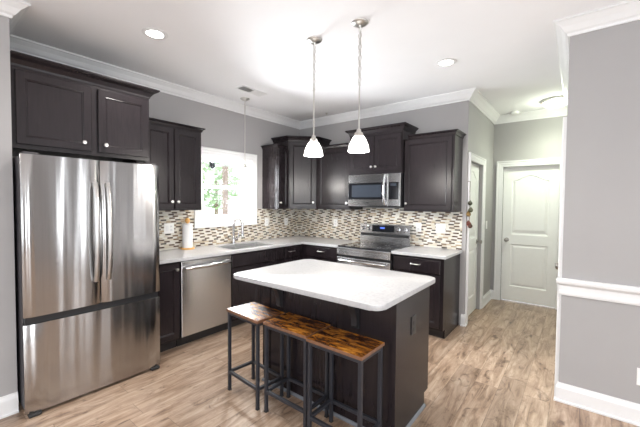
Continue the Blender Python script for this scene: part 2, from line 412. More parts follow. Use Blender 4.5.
CROWN = [(0, H-.105), (.012, H-.105), (.016, H-.088), (.030, H-.078), (.052, H-.045), (.074, H-.026), (.082, H-.018), (.094, H-.014), (.094, H-.001), (0, H-.001)]
BASE = [(0, 0.001), (.026, 0.001), (.026, .014), (.016, .018), (.016, .105), (.012, .118), (.006, .128), (.004, .140), (0, .140)]
def trim(n, path, prof, mat='trim'):
    bm = BM(); sweep(bm, path, prof); return obj('trim_%d' % n, bm, M[mat], kind=S)
# travel direction keeps the room on the right-hand side
trim(1, [(SX, YE), (SX, SY), (0.0, SY), (0, 0), (XC, 0), (XC, YH), (RX, YH), (RX, RY), (XE, RY)], CROWN)
bm = BM(); sweep(bm, [(SX, YE), (SX, SY+.001)], BASE); obj('baseboard_left', bm, M['trim'], kind=S)
bm = BM(); sweep(bm, [(XC-.035, 0), (XC, 0), (XC, 0.035)], BASE); obj('baseboard_back', bm, M['trim'], kind=S)
bm = BM(); sweep(bm, [(XC, 0.89), (XC, YH), (D2X0-.085, YH)], BASE); obj('baseboard_hall', bm, M['trim'], kind=S)
bm = BM(); sweep(bm, [(RX, RY+.011), (RX, RY), (XE, RY)], BASE); obj('baseboard_right', bm, M['trim'], kind=S)
RAIL = [(0, .800), (.010, .800), (.014, .812), (.014, .83), (.012, .84), (.012, .872), (.022, .882), (.034, .892), (.036, .91), (.030, .916), (.028, .922), (0, .925)]
trim(2, [(RX, RY+.010), (RX, RY), (XE, RY)], RAIL)

CAS = [(-.004, .0005), (-.004, .010), (.002, .014), (.030, .015), (.036, .018), (.060, .019), (.068, .025), (.083, .025), (.085, .022), (.085, .0005)]
def casing(n, axis, face, outd, u0, u1, ztop, w=.085, t=.018):
    """door casing: face plane coordinate, outward sign"""
    bm = BM(); sweep(bm, [(u1, .001), (u1, ztop), (u0, ztop), (u0, .001)], CAS)
    for v in bm.verts:
        u, z, d = v.co; v.co = (face+outd*d, u, z) if axis == 'x' else (u, face+outd*d, z)
    return obj('trim_%d' % n, bm, M['trim'], kind=S)
casing(3, 'x', XC, 1, D1[0], D1[1], 2.00)
casing(4, 'y', YH, -1, D2X0, D2X1, 2.03)
casing(5, 'x', RX, -1, D3[0], D3[1], 2.03)

def arch_panel_door(name, o, u, n, w, h=2.02, arch=True, t=.035):
    """moulded two panel interior door; o = lower left corner of the front face, u along it, n towards the viewer"""
    o, u, n = Vector(o), Vector(u), Vector(n); bm = BM()
    def P(a, z, d): return o+u*a+Vector((0, 0, z))+n*d
    ST = .115
    # panel outlines (u,z)
    x0, x1 = ST, w-ST
    low = [(x0, .22), (x1, .22), (x1, .86), (x0, .86)]
    up = [(x0, 1.0), (x1, 1.0), (x1, 1.80)]
    N = 14
    for k in range(1, N):
        f = k/N; up.append((x1+(x0-x1)*f, 1.80+(.085*(0.5-0.5*math.cos(2*PI*f)) if arch else 0)))
    up.append((x0, 1.80))
    cx = w/2
    def loop(pts, ins, d):
        # inset towards the panel centre
        zc = sum(p[1] for p in pts)/len(pts); hw = (x1-x0)/2; hz = (max(p[1] for p in pts)-min(p[1] for p in pts))/2
        return [bm.verts.new(P(cx+(a-cx)*(1-ins/hw), zc+(z-zc)*(1-ins/hz), d)) for a, z in pts]
    outer = [bm.verts.new(P(a, z, 0)) for a, z in ((0, 0), (w, 0), (w, h), (0, h))]
    back = [bm.verts.new(P(a, z, -t)) for a, z in ((0, 0), (w, 0), (w, h), (0, h))]
    for k in range(4): bm.faces.new((outer[k], outer[(k+1) % 4], back[(k+1) % 4], back[k]))
    bm.faces.new(back[::-1])
    e = []
    def addloop(vsl):
        for k in range(len(vsl)): e.append(bm.edges.new((vsl[k], vsl[(k+1) % len(vsl)])))
    for k in range(4):
        ed = bm.edges.get((outer[k], outer[(k+1) % 4])); e.append(ed)
    ps = []
    for pts in (low, up):
        l0 = loop(pts, 0, 0); addloop(l0)
        prev = l0
        for ins, d in ((.010, -.010), (.020, -.011), (.045, -.002)):
            l = loop(pts, ins, d); m_ = len(l)
            for k in range(m_): bm.faces.new((prev[k], prev[(k+1) % m_], l[(k+1) % m_], l[k]))
            prev = l
        bm.faces.new(prev)
    bmesh.ops.triangle_fill(bm, edges=e, use_beauty=True, use_dissolve=False)
    return obj(name, bm, M['door'], kind=S)
def door_knob(parent, c, n):
    bm = BM(); lathe(bm, [(.031, 0.0005), (.031, .005), (.012, .008), (.011, .03), (.018, .036), (.027, .046), (.029, .056), (.024, .066), (.012, .071), (0, .072)], c, n, 20)
    obj('door_knob', bm, M['doorknob'], parent, smooth=50, label='brushed nickel round door knob')
d = arch_panel_door('door_1', (XC-.045, D1[1]-.004, .008), (0, -1, 0), (1, 0, 0), D1[1]-D1[0]-.008, h=1.985)
door_knob(d, (XC-.045, 0.735, .95), (1, 0, 0))
d = arch_panel_door('door_2', (D2X0+.004, YH+.045, .010), (1, 0, 0), (0, -1, 0), D2X1-D2X0-.008)
door_knob(d, (D2X0+.065, YH+.045, .93), (0, -1, 0))
d = arch_panel_door('door_3', (RX+.020, D3[0]+.004, .008), (0, 1, 0), (-1, 0, 0), D3[1]-D3[0]-.008)
door_knob(d, (RX+.020, D3[0]+.06, .985), (-1, 0, 0))

# ------------------------------------------------------------------ kitchen window
def build_window():
    bm = BM()
    y0, y1, z0, z1 = WY0, WY1, WZ0, WZ1; cw = .09
    sweep(bm, [(y1, z0), (y1, z1), (y0, z1), (y0, z0)], [(o_*1.06 if o_ > 0 else o_, d_) for o_, d_ in CAS], closed=True)
    for v in bm.verts: v.co = (v.co.z, v.co.x, v.co.y)
    wdw = obj('window_1', bm, M['trim'], kind=S)
    bm = BM()   # jamb liner
    for a in ((y0+.001, y0+.03, z0+.001, z1-.001), (y1-.03, y1-.001, z0+.001, z1-.001), (y0+.03, y1-.03, z1-.03, z1-.001), (y0+.03, y1-.03, z0+.001, z0+.03)):
        box(bm, -.118, -.001, *a[:2], *a[2:])
    obj('window_frame', bm, M['vinyl'], wdw)
    zm = 1.665
    for nm, x, za, zb in (('lower_sash', -.065, z0+.031, zm+.018), ('upper_sash', -.10, zm-.018, z1-.031)):
        bm = BM(); w_ = .036
        for a in ((y0+.031, y0+.031+w_, za, zb), (y1-.031-w_, y1-.031, za, zb), (y0+.031+w_, y1-.031-w_, zb-w_, zb), (y0+.031+w_, y1-.031-w_, za, za+w_)):
            box(bm, x, x+.03, *a[:2], *a[2:], bev=.002, seg=1)
        s = obj('sash', bm, M['vinyl'], wdw)
        bm = BM(); box(bm, x+.013, x+.017, y0+.031+w_, y1-.031-w_, za+w_, zb-w_); obj('pane', bm, M['glass'], s)
build_window()
# muntined frames of the added, unseen living-area windows
def added_window(n, axis, lo, hi, z0, z1, f):
    bm = BM(); w_ = min(.05, (hi-lo)*.12); zm = (z0+z1)/2
    for a in ((lo, lo+w_, z0, z1), (hi-w_, hi, z0, z1), (lo+w_, hi-w_, z0, z0+w_), (lo+w_, hi-w_, z1-w_, z1), (lo+w_, hi-w_, zm-.025, zm+.025)):
        if axis == 'x': box(bm, f, f+.04, *a)
        else: box(bm, a[0], a[1], f, f+.04, a[2], a[3])
    obj('window_%d' % n, bm, M['vinyl'], kind=S)
n_ = 2
for a, b, pw in ADDED_SIDE_WINDOWS: added_window(n_, 'x', a, b, .38, 2.32, XE+.03); n_ += 1
for a, b, pw in ADDED_REAR_WINDOWS: added_window(n_, 'y', a, b, .5, 2.36, YE-.07); n_ += 1
for a, b, pw in STREAK_WINDOWS: added_window(n_, 'y', a, b, .2, 2.3, RY+.03); n_ += 1

# ------------------------------------------------------------------ cabinets
def pull_knob(parent, c, n):
    bm = BM(); lathe(bm, [(.009, 0), (.006, .004), (.006, .014), (.014, .018), (.016, .024), (.013, .029), (0, .031)], c, n, 14)
    obj('knob', bm, M['knob'], parent, smooth=50)
def bar_pull(parent, c, u, n, L=.105):
    c, u, n = Vector(c), Vector(u), Vector(n); bm = BM()
    tube(bm, [c+u*(-L/2)+n*.0, c+u*(-L/2)+n*.022, c+u*(-L/2+.012)+n*.030, c+u*(L/2-.012)+n*.030, c+u*(L/2)+n*.022, c+u*(L/2)], .0055, 8)
    obj('handle', bm, M['nickel'], parent, smooth=50)
def cab_door(parent, o, u, n, w, h, name='door', knob=None, loops=DOORL):
    bm = BM(); slab_loops(bm, o, u, (0, 0, 1), n, w, h, loops); d = obj(name, bm, M['cab'], parent)
    if knob: pull_knob(d, Vector(o)+Vector(u)*knob[0]+Vector((0, 0, knob[1]))+Vector(n)*.0202, n)
    return d
def crown_of(parent, path, ztop, hh=.07, out=.05):
    bm = BM(); z = ztop
    sweep(bm, path, [(.0005, z-hh), (.006, z-hh), (.010, z-hh*.8), (out*.45, z-hh*.45), (out*.85, z-hh*.25), (out*.9, z-hh*.18), (out, z-hh*.15), (out, z), (.0005, z)])
    obj('crown_moulding', bm, M['cab'], parent)
X, Y = Vector((1, 0, 0)), Vector((0, 1, 0))
NX = (1, 0, 0); UY = (0, 1, 0); NY = (0, -1, 0); UX = (1, 0, 0)
G = .0015
# over the refrigerator
t = thing('wall_cabinet', 'large dark espresso two door cabinet above the refrigerator', 'cabinet', (0.31, -3.2, 1.835))
bxo('cabinet_body', M['cab'], .002, .60, SY+.004, -2.741, 1.832, 2.40, parent=t)
cab_door(t, (.601, -3.650, 1.862), UY, NX, .452, .51, knob=(.395, .062))
cab_door(t, (.601, -3.150, 1.862), UY, NX, .392, .51, knob=(.045, .062))
crown_of(t, [(.60, SY+.004), (.60, -2.741), (.002, -2.741)], 2.475, .080, .068)
# left of the window
t = thing('wall_cabinet', 'dark two door wall cabinet between the refrigerator and the window', 'cabinet', (.16, -2.38, 1.372))
bxo('cabinet_body', M['cab'], .002, .315, -2.738, -2.035, 1.372, 2.25, parent=t)
cab_door(t, (.316, -2.665, 1.39), UY, NX, .298, .845, knob=(.270, .075))
cab_door(t, (.316, -2.358, 1.39), UY, NX, .300, .845, knob=(.030, .075))
crown_of(t, [(.315, -2.738), (.315, -2.035), (.002, -2.035)], 2.293, .045, .035)
# narrow one right of the window
t = thing('wall_cabinet', 'narrow dark wall cabinet right of the window, beside the taller corner cabinet', 'cabinet', (.16, -.72, 1.372))
bxo('cabinet_body', M['cab'], .002, .315, -.832, -.613, 1.372, 2.25, parent=t)
cab_door(t, (.316, -.826, 1.39), UY, NX, .208, .845, knob=(.030, .075))
crown_of(t, [(.002, -.832), (.315, -.832), (.315, -.665)], 2.293, .045, .035)
# diagonal corner cabinet
t = thing('wall_cabinet', 'tall dark corner wall cabinet with a door set diagonally', 'cabinet', (.25, -.25, 1.372))
bm = BM(); prism(bm, [(.002, -.002), (.002, -.610), (.315, -.610), (.610, -.315), (.610, -.002)], 1.372, 2.375); obj('cabinet_body', bm, M['cab'], t)
ud = Vector((1, 1, 0)).normalized(); nd = Vector((1, -1, 0)).normalized(); L = (Vector((.610, -.315, 0))-Vector((.315, -.610, 0))).length
cab_door(t, Vector((.315, -.610, 1.39))+ud*.018+nd*.001, ud, nd, L-.036, .965, knob=(L-.036-.032, .08))
crown_of(t, [(.002, -.610), (.315, -.610), (.610, -.315), (.610, -.002)], 2.44, .07, .05)
# short one on the range wall
t = thing('wall_cabinet', 'dark single door wall cabinet left of the microwave', 'cabinet', (.92, -.16, 1.372))
bxo('cabinet_body', M['cab'], .613, 1.228, -.315, -.002, 1.372, 2.25, parent=t)
cab_door(t, (.655, -.316, 1.39), UX, NY, .555, .845, knob=(.522, .075))
crown_of(t, [(.668, -.315), (1.176, -.315)], 2.293, .045, .035)
# over the microwave
t = thing('wall_cabinet', 'small dark two door cabinet directly above the microwave', 'cabinet', (1.61, -.18, 1.845))
bxo('cabinet_body', M['cab'], 1.232, 1.994, -.365, -.002, 1.845, 2.365, parent=t)
cab_door(t, (1.242, -.366, 1.875), UX, NY, .366, .455, knob=(.338, .06))
cab_door(t, (1.616, -.366, 1.875), UX, NY, .366, .455, knob=(.028, .06))
crown_of(t, [(1.232, -.002), (1.232, -.365), (1.994, -.365), (1.994, -.002)], 2.44, .075, .052)
# right of the microwave
t = thing('wall_cabinet', 'wide single door dark wall cabinet at the right end, by the hallway corner', 'cabinet', (2.3, -.16, 1.372))
bxo('cabinet_body', M['cab'], 1.998, 2.592, -.315, -.002, 1.372, 2.25, parent=t)
cab_door(t, (2.008, -.316, 1.392), UX, NY, .560, .84, knob=(.032, .075))
crown_of(t, [(2.050, -.315), (2.592, -.315), (2.592, -.002)], 2.293, .05, .038)

# base cabinets
ZT = .878
def base_body(parent, x0, x1, y0, y1, kick):
    """kick: 'x' or 'y-' for side of the recessed toe kick"""
    bm = BM()
    if kick == 'x': box(bm, x0, x1, y0, y1, .10, ZT)
    else: box(bm, x0, x1, y0, y1, .10, ZT)
    obj('cabinet_body', bm, M['cab'], parent)
    bm = BM()
    if kick == 'x': box(bm, x0, x1-.07, y0, y1, .001, .0995)
    elif kick == 'y-': box(bm, x0, x1, y0+.07, y1, .001, .0995)
    else: box(bm, x0, x1, y0, y1-.07, .001, .0995)
    obj('toe_kick', bm, M['kick'], parent)
t = thing('base_cabinet', 'narrow dark base cabinet between the refrigerator and the dishwasher', 'cabinet', (.3, -2.61, 0))
base_body(t, .002, .605, -2.750, -2.464, 'x')
cab_door(t, (.606, -2.744, .125), UY, NX, .272, .735, knob=(.24, .68))
t = thing('base_cabinet', 'dark sink base cabinet with false front beside the dishwasher', 'cabinet', (.3, -1.42, 0))
bm = BM(); box(bm, .002, .605, -1.853, -.990, .10, .700); obj('cabinet_body', bm, M['cab'], t)
bxo('face_frame', M['cab'], .560, .605, -1.853, -.990, .7005, ZT, parent=t)
bxo('toe_kick', M['kick'], .002, .535, -1.853, -.990, .001, .0995, parent=t)
# open top of the sink base is hidden by the worktop
cab_door(t, (.606, -1.843, .715), UY, NX, .843, .148, name='false_front', loops=DRAWL)
cab_door(t, (.606, -1.843, .125), UY, NX, .418, .575, knob=(.388, .52))
cab_door(t, (.606, -1.418, .125), UY, NX, .418, .575, knob=(.030, .52))
t = thing('base_cabinet', 'dark drawer base cabinet between the sink base and the room corner', 'cabinet', (.3, -.82, 0))
base_body(t, .002, .605, -.988, -.608, 'x')
f = cab_door(t, (.606, -.980, .715), UY, NX, .290, .148, name='drawer', loops=DRAWL); bar_pull(f, (.6262, -.865, .805), UY, NX)
cab_door(t, (.606, -.980, .125), UY, NX, .290, .575)
t = thing('base_cabinet', 'dark drawer base cabinet in the corner, left of the range', 'cabinet', (.9, -.3, 0))
base_body(t, .002, 1.232, -.605, -.002, 'y-')
f = cab_door(t, (.680, -.606, .715), UX, NY, .540, .148, name='drawer', loops=DRAWL); bar_pull(f, (.954, -.6262, .805), UX, NY)
cab_door(t, (.680, -.606, .125), UX, NY, .540, .575, knob=(.50, .52))
t = thing('base_cabinet', 'dark base cabinet with drawer and exposed side, right of the range', 'cabinet', (2.3, -.3, 0))
base_body(t, 2.002, 2.572, -.605, -.002, 'y-')
f = cab_door(t, (2.012, -.606, .705), UX, NY, .545, .158, name='drawer', loops=DRAWL); bar_pull(f, (2.285, -.6262, .795), UX, NY)
cab_door(t, (2.012, -.606, .125), UX, NY, .545, .565, knob=(.03, .52))
bm = BM(); prism(bm, [(-.54, .001), (-.003, .001), (-.003, ZT), (-.606, ZT), (-.606, .10), (-.54, .10)], 2.5725, 2.590)
for v in bm.verts: v.co = (v.co.z, v.co.x, v.co.y)
obj('end_panel', bm, M['cab'], t)

# worktops
bm = BM()
SKX0, SKX1, SKY0, SKY1 = .145, .555, -1.77, -1.09
def fl(x, y):
    if x > .648 and y < -.648: return False
    if SKX0 < x < SKX1 and SKY0 < y < SKY1: return False
    return True
grid_slab(bm, [.002, SKX0, SKX1, .648, 1.233], [-2.752, SKY0, SKY1, -.648, -.002], fl, .882, .914)
bmesh.ops.recalc_face_normals(bm, faces=bm.faces)
bmesh.ops.bevel(bm, geom=[e for e in bm.edges if e.is_manifold and e.calc_face_angle() > 1.0], offset=.004, segments=2, affect='EDGES')
tag(obj('worktop', bm, M['quartz']), 'long L-shaped white quartz worktop holding the sink', 'worktop')
bm = BM(); box(bm, 2.001, 2.618, -.648, -.002, .882, .914, bev=.004)
tag(obj('worktop', bm, M['quartz']), 'short white quartz worktop right of the range', 'worktop')
# tile backsplash along both walls
bm = BM()
pts = []
for a in ((.0008, .010, -2.752, WY0-.0905, .9145, 1.3712), (.0008, .010, WY0-.0905, WY1+.0905, .9145, WZ0-.0905), (.0008, .010, WY1+.0905, -.0008, .9145, 1.3712)):
    box(bm, *a)
box(bm, .010, 1.232, -.010, -.0008, .9145, 1.3712)
box(bm, 1.232, 2.001, -.010, -.0008, .9145, 1.4)
box(bm, 2.001, 2.606, -.010, -.0008, .9145, 1.3712)
tag(obj('tile_backsplash', bm, M['mosaic']), 'mosaic tile backsplash in cream, tan and brown strips along both walls', 'backsplash')
# a brushed edge strip
# ------------------------------------------------------------------ sink and faucet
t = thing('kitchen_sink', 'stainless undermount double sink below the window', 'sink', (.35, -1.43, .7))
def bowl(y0, y1):
    bm = BM(); x0, x1 = SKX0+.001, SKX1-.001; th = .003
    L = [(x0, x1, y0, y1, .908), (x0, x1, y0, y1, .74), (x0+.02, x1-.02, y0+.02, y1-.02, .72)]
    rings = [[bm.verts.new((x, y, z)) for x, y in ((a, c), (b, c), (b, d), (a, d))] for a, b, c, d, z in L]
    rings2 = [[bm.verts.new((x, y, z)) for x, y in ((a, c), (b, c), (b, d), (a, d))] for a, b, c, d, z in [(x0+th, x1-th, y0+th, y1-th, .908), (x0+th, x1-th, y0+th, y1-th, .742), (x0+.022, x1-.022, y0+.022, y1-.022, .723)]]
    for R in (rings, rings2):
        for a, b in zip(R, R[1:]):
            for k in range(4): bm.faces.new((a[k], a[(k+1) % 4], b[(k+1) % 4], b[k]))
        bm.faces.new(R[-1])
    for k in range(4): bm.faces.new((rings[0][k], rings[0][(k+1) % 4], rings2[0][(k+1) % 4], rings2[0][k]))
    obj('sink_bowl', bm, M['sinksteel'], t)
    bm = BM(); lathe(bm, [(.045, 0), (.045, .002), (.03, .003), (.02, .001), (0, .001)], ((x0+x1)/2, (y0+y1)/2, .7235), seg=16); obj('drain', bm, M['chrome'], t, smooth=40)
bowl(SKY0+.001, -1.435); bowl(-1.430, SKY1-.001)
t = thing('kitchen_faucet', 'chrome gooseneck faucet standing behind the sink under the window', 'faucet', (.085, -1.415, .914))
bm = BM(); lathe(bm, [(.030, 0.0005), (.030, .006), (.022, .012), (.020, .09), (.016, .10)], (.085, -1.415, .914), seg=18); obj('faucet_base', bm, M['chrome'], t, smooth=40)
bm = BM(); pts = [(.085, -1.415, 1.01), (.085, -1.415, 1.16)]
for k in range(1, 12):
    a = PI*k/12; pts.append((.085+.0925*(1-math.cos(a)), -1.415, 1.16+.0925*math.sin(a)))
pts += [(.27, -1.415, 1.13)]
tube(bm, pts, .017, 12); obj('spout', bm, M['chrome'], t, smooth=50)
bm = BM(); lathe(bm, [(.0135, 0), (.018, -.01), (.021, -.105), (.023, -.115), (.017, -.12)][::-1], (.27, -1.415, 1.139), seg=16); obj('spray_head', bm, M['chrome'], t, smooth=40)
bm = BM(); tube(bm, [(.085, -1.3955, .975), (.085, -1.355, .975), (.088, -1.340, 1.0), (.095, -1.330, 1.08)], [.012, .012, .008, .006], 10); obj('lever_handle', bm, M['chrome'], t, smooth=50)

# ------------------------------------------------------------------ refrigerator
FY0, FY1 = -3.668, -2.758; FM = -3.212; FX = .826
t = thing('refrigerator', 'stainless steel french door refrigerator with bottom freezer drawer', 'refrigerator', (.45, -3.2, 0))
bxo('fridge_body', M['fridge_side'], .06, .742, FY0+.006, FY1-.006, .035, 1.765, parent=t, bev=.004)
def bowed_panel(name, y0, y1, z0, z1, parent, x0=.748, bow=.012, yc=None, hw=None):
    """appliance door face: gently convex towards the room, rounded vertical edges"""
    bm = BM(); N = 20; prof = [(x0, y0+.006)]
    for k in range(N+1):
        y = y0+(y1-y0)*k/N; s = (y-(y0+y1)/2)/((y1-y0)/2); e = min(y-y0, y1-y)
        x = FX - bow*s*s - (0.012*(1-min(1, e/.012))**2 if e < .012 else 0)
        prof.append((x, y))
    prof.append((x0, y1-.006))
    prism(bm, prof, z0, z1, bev=.003)
    return obj(name, bm, M['steel'], parent, smooth=35)
def fridge_handle(parent, y):
    bm = BM(); pts = []
    zb, zt = .862, 1.605
    for k in range(17):
        f = k/16; z = zb+(zt-zb)*f
        pts.append((FX+.018+.044*math.sin(PI*f)**0.6, y, z))
    tube(bm, pts, .0165, 8, sy=1.12, up=(0, 1, 0))
    box(bm, FX-.012, FX+.022, y-.010, y+.010, zb-.002, zb+.022, bev=.003); box(bm, FX-.012, FX+.022, y-.010, y+.010, zt-.022, zt+.002, bev=.003)
    obj('handle', bm, M['handle'], parent, smooth=50)
dl = bowed_panel('door', FY0, FM-.003, 0.680, 1.775, t, bow=.006); fridge_handle(dl, FM-.042)
dr = bowed_panel('door', FM+.003, FY1, 0.680, 1.775, t, bow=.006); fridge_handle(dr, FM+.042)
fz = bowed_panel('freezer_drawer', FY0, FY1, .024, .630, t, bow=.008)
bxo('dark_gap', M['black'], .7425, .800, FY0+.012, FY1-.012, .6305, .6795, parent=t)
bxo('hinge_cover', M['fridge_side'], .66, .80, FY0+.02, FY0+.10, 1.7755, 1.792, parent=t, bev=.004)
bxo('hinge_cover', M['fridge_side'], .66, .80, FY1-.10, FY1-.02, 1.7755, 1.792, parent=t, bev=.004)
bxo('bottom_grille', M['black'], .70, .765, FY0+.02, FY1-.02, .010, .0235, parent=t)
for y in (FY0+.05, FY1-.05):
    bm = BM(); box(bm, .755, .835, y-.035, y+.035, .0006, .0225, bev=.006); obj('foot', bm, M['rubber'], t)

# ------------------------------------------------------------------ dishwasher
DY0, DY1 = -2.460, -1.857
t = thing('dishwasher', 'stainless steel dishwasher with a bowed bar handle', 'dishwasher', (.3, -2.16, 0))
bxo('dishwasher_body', M['black'], .05, .600, DY0+.004, DY1-.004, .10, .872, parent=t)
bm = BM(); box(bm, .601, .632, DY0+.004, DY1-.004, .115, .872, bev=.006); dd = obj('door', bm, M['steel_h'], t)
bm = BM(); pts = [(.632, DY0+.035, .805), (.655, DY0+.037, .806)]
for k in range(9):
    f = k/8; pts.append((.668+.012*math.sin(PI*f), DY0+.05+(DY1-DY0-.10)*f, .806))
pts += [(.655, DY1-.037, .806), (.632, DY1-.035, .805)]
tube(bm, pts, .019, 10, up=(0, 0, 1)); obj('handle', bm, M['chrome'], dd, smooth=50)
bxo('badge', M['chrome'], .6321, .634, -2.20, -2.10, .245, .252, parent=dd)
bxo('toe_kick', M['black'], .05, .54, DY0+.004, DY1-.004, .001, .0995, parent=t)

# ------------------------------------------------------------------ range
RX0, RX1 = 1.238, 1.996
t = thing('kitchen_range', 'stainless electric range with black glass cooktop between the base cabinets', 'stove', (1.62, -.35, 0))
bxo('range_body', M['black'], RX0, RX1, -.625, -.012, .02, .898, parent=t)
bm = BM(); box(bm, RX0-.000, RX1, -.640, -.085, .8985, .916, bev=.004); ck = obj('cooktop', bm, M['glassblack'], t, label='black glass cooktop')
for bx_, by_, br in ((1.43, -.48, .105), (1.82, -.48, .085), (1.43, -.22, .08), (1.82, -.22, .10)):
    bm = BM(); N = 36
    for rr in (br, br*.62):
        a = [bm.verts.new((bx_+rr*math.cos(2*PI*k/N), by_+rr*math.sin(2*PI*k/N), .9164)) for k in range(N)]
        b = [bm.verts.new((bx_+(rr-.003)*math.cos(2*PI*k/N), by_+(rr-.003)*math.sin(2*PI*k/N), .9164)) for k in range(N)]
        for k in range(N): bm.faces.new((a[k], a[(k+1) % N], b[(k+1) % N], b[k]))
    obj('burner_ring', bm, M['nickel'], ck)
# front rim and vent panel with a sunken centre
bm = BM(); slab_loops(bm, (RX0, -.626, .805), UX, (0, 0, 1), NY, RX1-RX0, .093, [(0, 0), (0, .040), (.006, .046), (.020, .046), (.026, .036), (.034, .036), (.040, .042)]); obj('front_panel', bm, M['steel_h'], t)
bm = BM(); slab_loops(bm, (RX0+.002, -.626, .265), UX, (0, 0, 1), NY, RX1-RX0-.004, .508, [(0, 0), (0, .034), (.006, .040)]); od = obj('oven_door', bm, M['steel_h'], t)
bxo('oven_window', M['glassblack'], RX0+.10, RX1-.10, -.669, -.6662, .36, .64, parent=od)
bm = BM(); pts = [(RX0+.05, -.666, .742), (RX0+.05, -.705, .742), (RX0+.07, -.716, .742), (RX1-.07, -.716, .742), (RX1-.05, -.705, .742), (RX1-.05, -.666, .742)]
tube(bm, pts, .013, 10, up=(0, 0, 1)); obj('handle', bm, M['steel_h'], od, smooth=50)
bm = BM(); slab_loops(bm, (RX0+.002, -.626, .06), UX, (0, 0, 1), NY, RX1-RX0-.004, .195, [(0, 0), (0, .034), (.006, .040)]); obj('bottom_drawer', bm, M['steel_h'], t)
bm = BM(); prism(bm, [(-.012, .9165), (-.088, .9165), (-.088, 1.01), (-.070, 1.045), (-.095, 1.055), (-.085, 1.178), (-.035, 1.188), (-.012, 1.185)], RX0+.004, RX1-.004)
for v in bm.verts: v.co = (v.co.z, v.co.x, v.co.y)
bgd = obj('back_guard', bm, M['steel_h'], t)
bm = BM(); box(bm, 1.440, 1.770, -.0975, -.088, 1.075, 1.162)
for v in bm.verts: v.co.y += (v.co.z-1.055)*.08
obj('display_panel', bm, M['glassblack'], bgd, label='black glass control display')
bm = BM(); box(bm, 1.560, 1.63, -.0990, -.0977, 1.118, 1.140)
for v in bm.verts: v.co.y += (v.co.z-1.055)*.08
obj('clock_digits', bm, M['blue'], bgd, label='blue lit clock readout')
bxo('guard_slot', M['black'], RX0+.02, RX1-.02, -.0975, -.0885, 1.020, 1.048, parent=bgd)
for kx in (1.290, 1.388, 1.822, 1.920):
    bm = BM(); lathe(bm, [(.031, 0), (.031, .003), (.026, .004), (.0245, .026), (.021, .030), (0, .031)], (kx, -.0935+.003, 1.118), (0, -1, .08), 20); obj('knob', bm, M['chrome'], bgd, smooth=40)

# ------------------------------------------------------------------ microwave
t = thing('microwave_oven', 'stainless over-the-range microwave hung under the small cabinet', 'microwave', (1.61, -.2, 1.42))
bxo('microwave_body', M['black'], 1.238, 1.990, -.372, -.012, 1.425, 1.842, parent=t)
MX0, MX1 = 1.238, 1.990
bm = BM(); slab_loops(bm, (MX0, -.373, 1.428), UX, (0, 0, 1), NY, .585, .410, [(0, 0), (0, .030), (.006, .036)]); md = obj('door', bm, M['steel_h'], t)
bm = BM(); slab_loops(bm, (1.2455, -.4095, 1.515), UX, (0, 0, 1), NY, .560, .215, [(0, 0), (0, .002), (.002, .003)]); obj('window_surround', bm, M['glassblack'], md)
bm = BM(); slab_loops(bm, (1.300, -.4130, 1.545), UX, (0, 0, 1), NY, .43, .155, [(0, 0), (0, .001), (.001, .0015)]); obj('window', bm, M['mwglass'], md)
bm = BM(); slab_loops(bm, (MX0+.588, -.373, 1.428), UX, (0, 0, 1), NY, MX1-MX0-.588, .410, [(0, 0), (0, .030), (.006, .036)]); cp = obj('control_panel', bm, M['steel_h'], t)
bm = BM(); slab_loops(bm, (MX0+.600, -.4095, 1.515), UX, (0, 0, 1), NY, .130, .215, [(0, 0), (0, .002), (.002, .003)]); obj('keypad', bm, M['glassblack'], cp)
bxo('display', M['mwglass'], MX0+.625, MX0+.700, -.4145, -.4127, 1.68, 1.712, parent=cp)
bm = BM(); pts = []
for k in range(13):
    f = k/12; pts.append((1.790+.0*f, -.414-.045*math.sin(PI*f)**.6, 1.448+.375*f))
tube(bm, pts, .0125, 10, sy=1.1, up=(1, 0, 0)); obj('handle', bm, M['chrome'], md, smooth=50)
bxo('badge', M['chrome'], 1.50, 1.56, -.4105, -.4092, 1.462, 1.476, parent=md)
bxo('vent_underside', M['kick'], 1.26, 1.97, -.36, -.05, 1.415, 1.4245, parent=t)

# ------------------------------------------------------------------ island
IX0, IX1, IY0, IY1 = 1.69, 2.852, -2.335, -1.775
t = thing('island_cabinet', 'dark espresso kitchen island base in the middle of the floor', 'kitchen island', (2.27, -2.06, 0))
bm = BM(); prism(bm, [(IY0, .001), (IY1-.07, .001), (IY1-.07, .10), (IY1, .10), (IY1, .8805), (IY0, .8805)], IX0, IX1)
for v in bm.verts: v.co = (v.co.z, v.co.x, v.co.y)
obj('island_body', bm, M['cab'], t)
for a in ((IX0-.004, IX0+.075, IY0-.008, IY0-.0005, .115, .880), (IX1-.075, IX1+.004, IY0-.008, IY0-.0005, .115, .880)):
    bxo('corner_stile', M['cab'], *a, parent=t)
bm = BM(); sweep(bm, [(IX1, IY1-.07), (IX1, IY0), (IX0, IY0), (IX0, IY1-.07)][::-1], [(-.001, .001), (-.001, .02), (-.012, .012), (-.014, .001)][::-1])
bm.free()
bm = BM(); sweep(bm, [(IX0, IY1-.07), (IX0, IY0), (IX1, IY0), (IX1, IY1-.07)], [(.0008, .001), (.013, .001), (.012, .012), (.006, .020), (.0008, .022)])
obj('shoe_moulding', bm, M['shoe'], t)
for x0 in (IX0+.01, IX0+.01+.575):
    bm = BM(); slab_loops(bm, (x0+.565, IY1+.001, .125), (-1, 0, 0), (0, 0, 1), (0, 1, 0), .56, .735, DOORL); obj('door', bm, M['cab'], t)
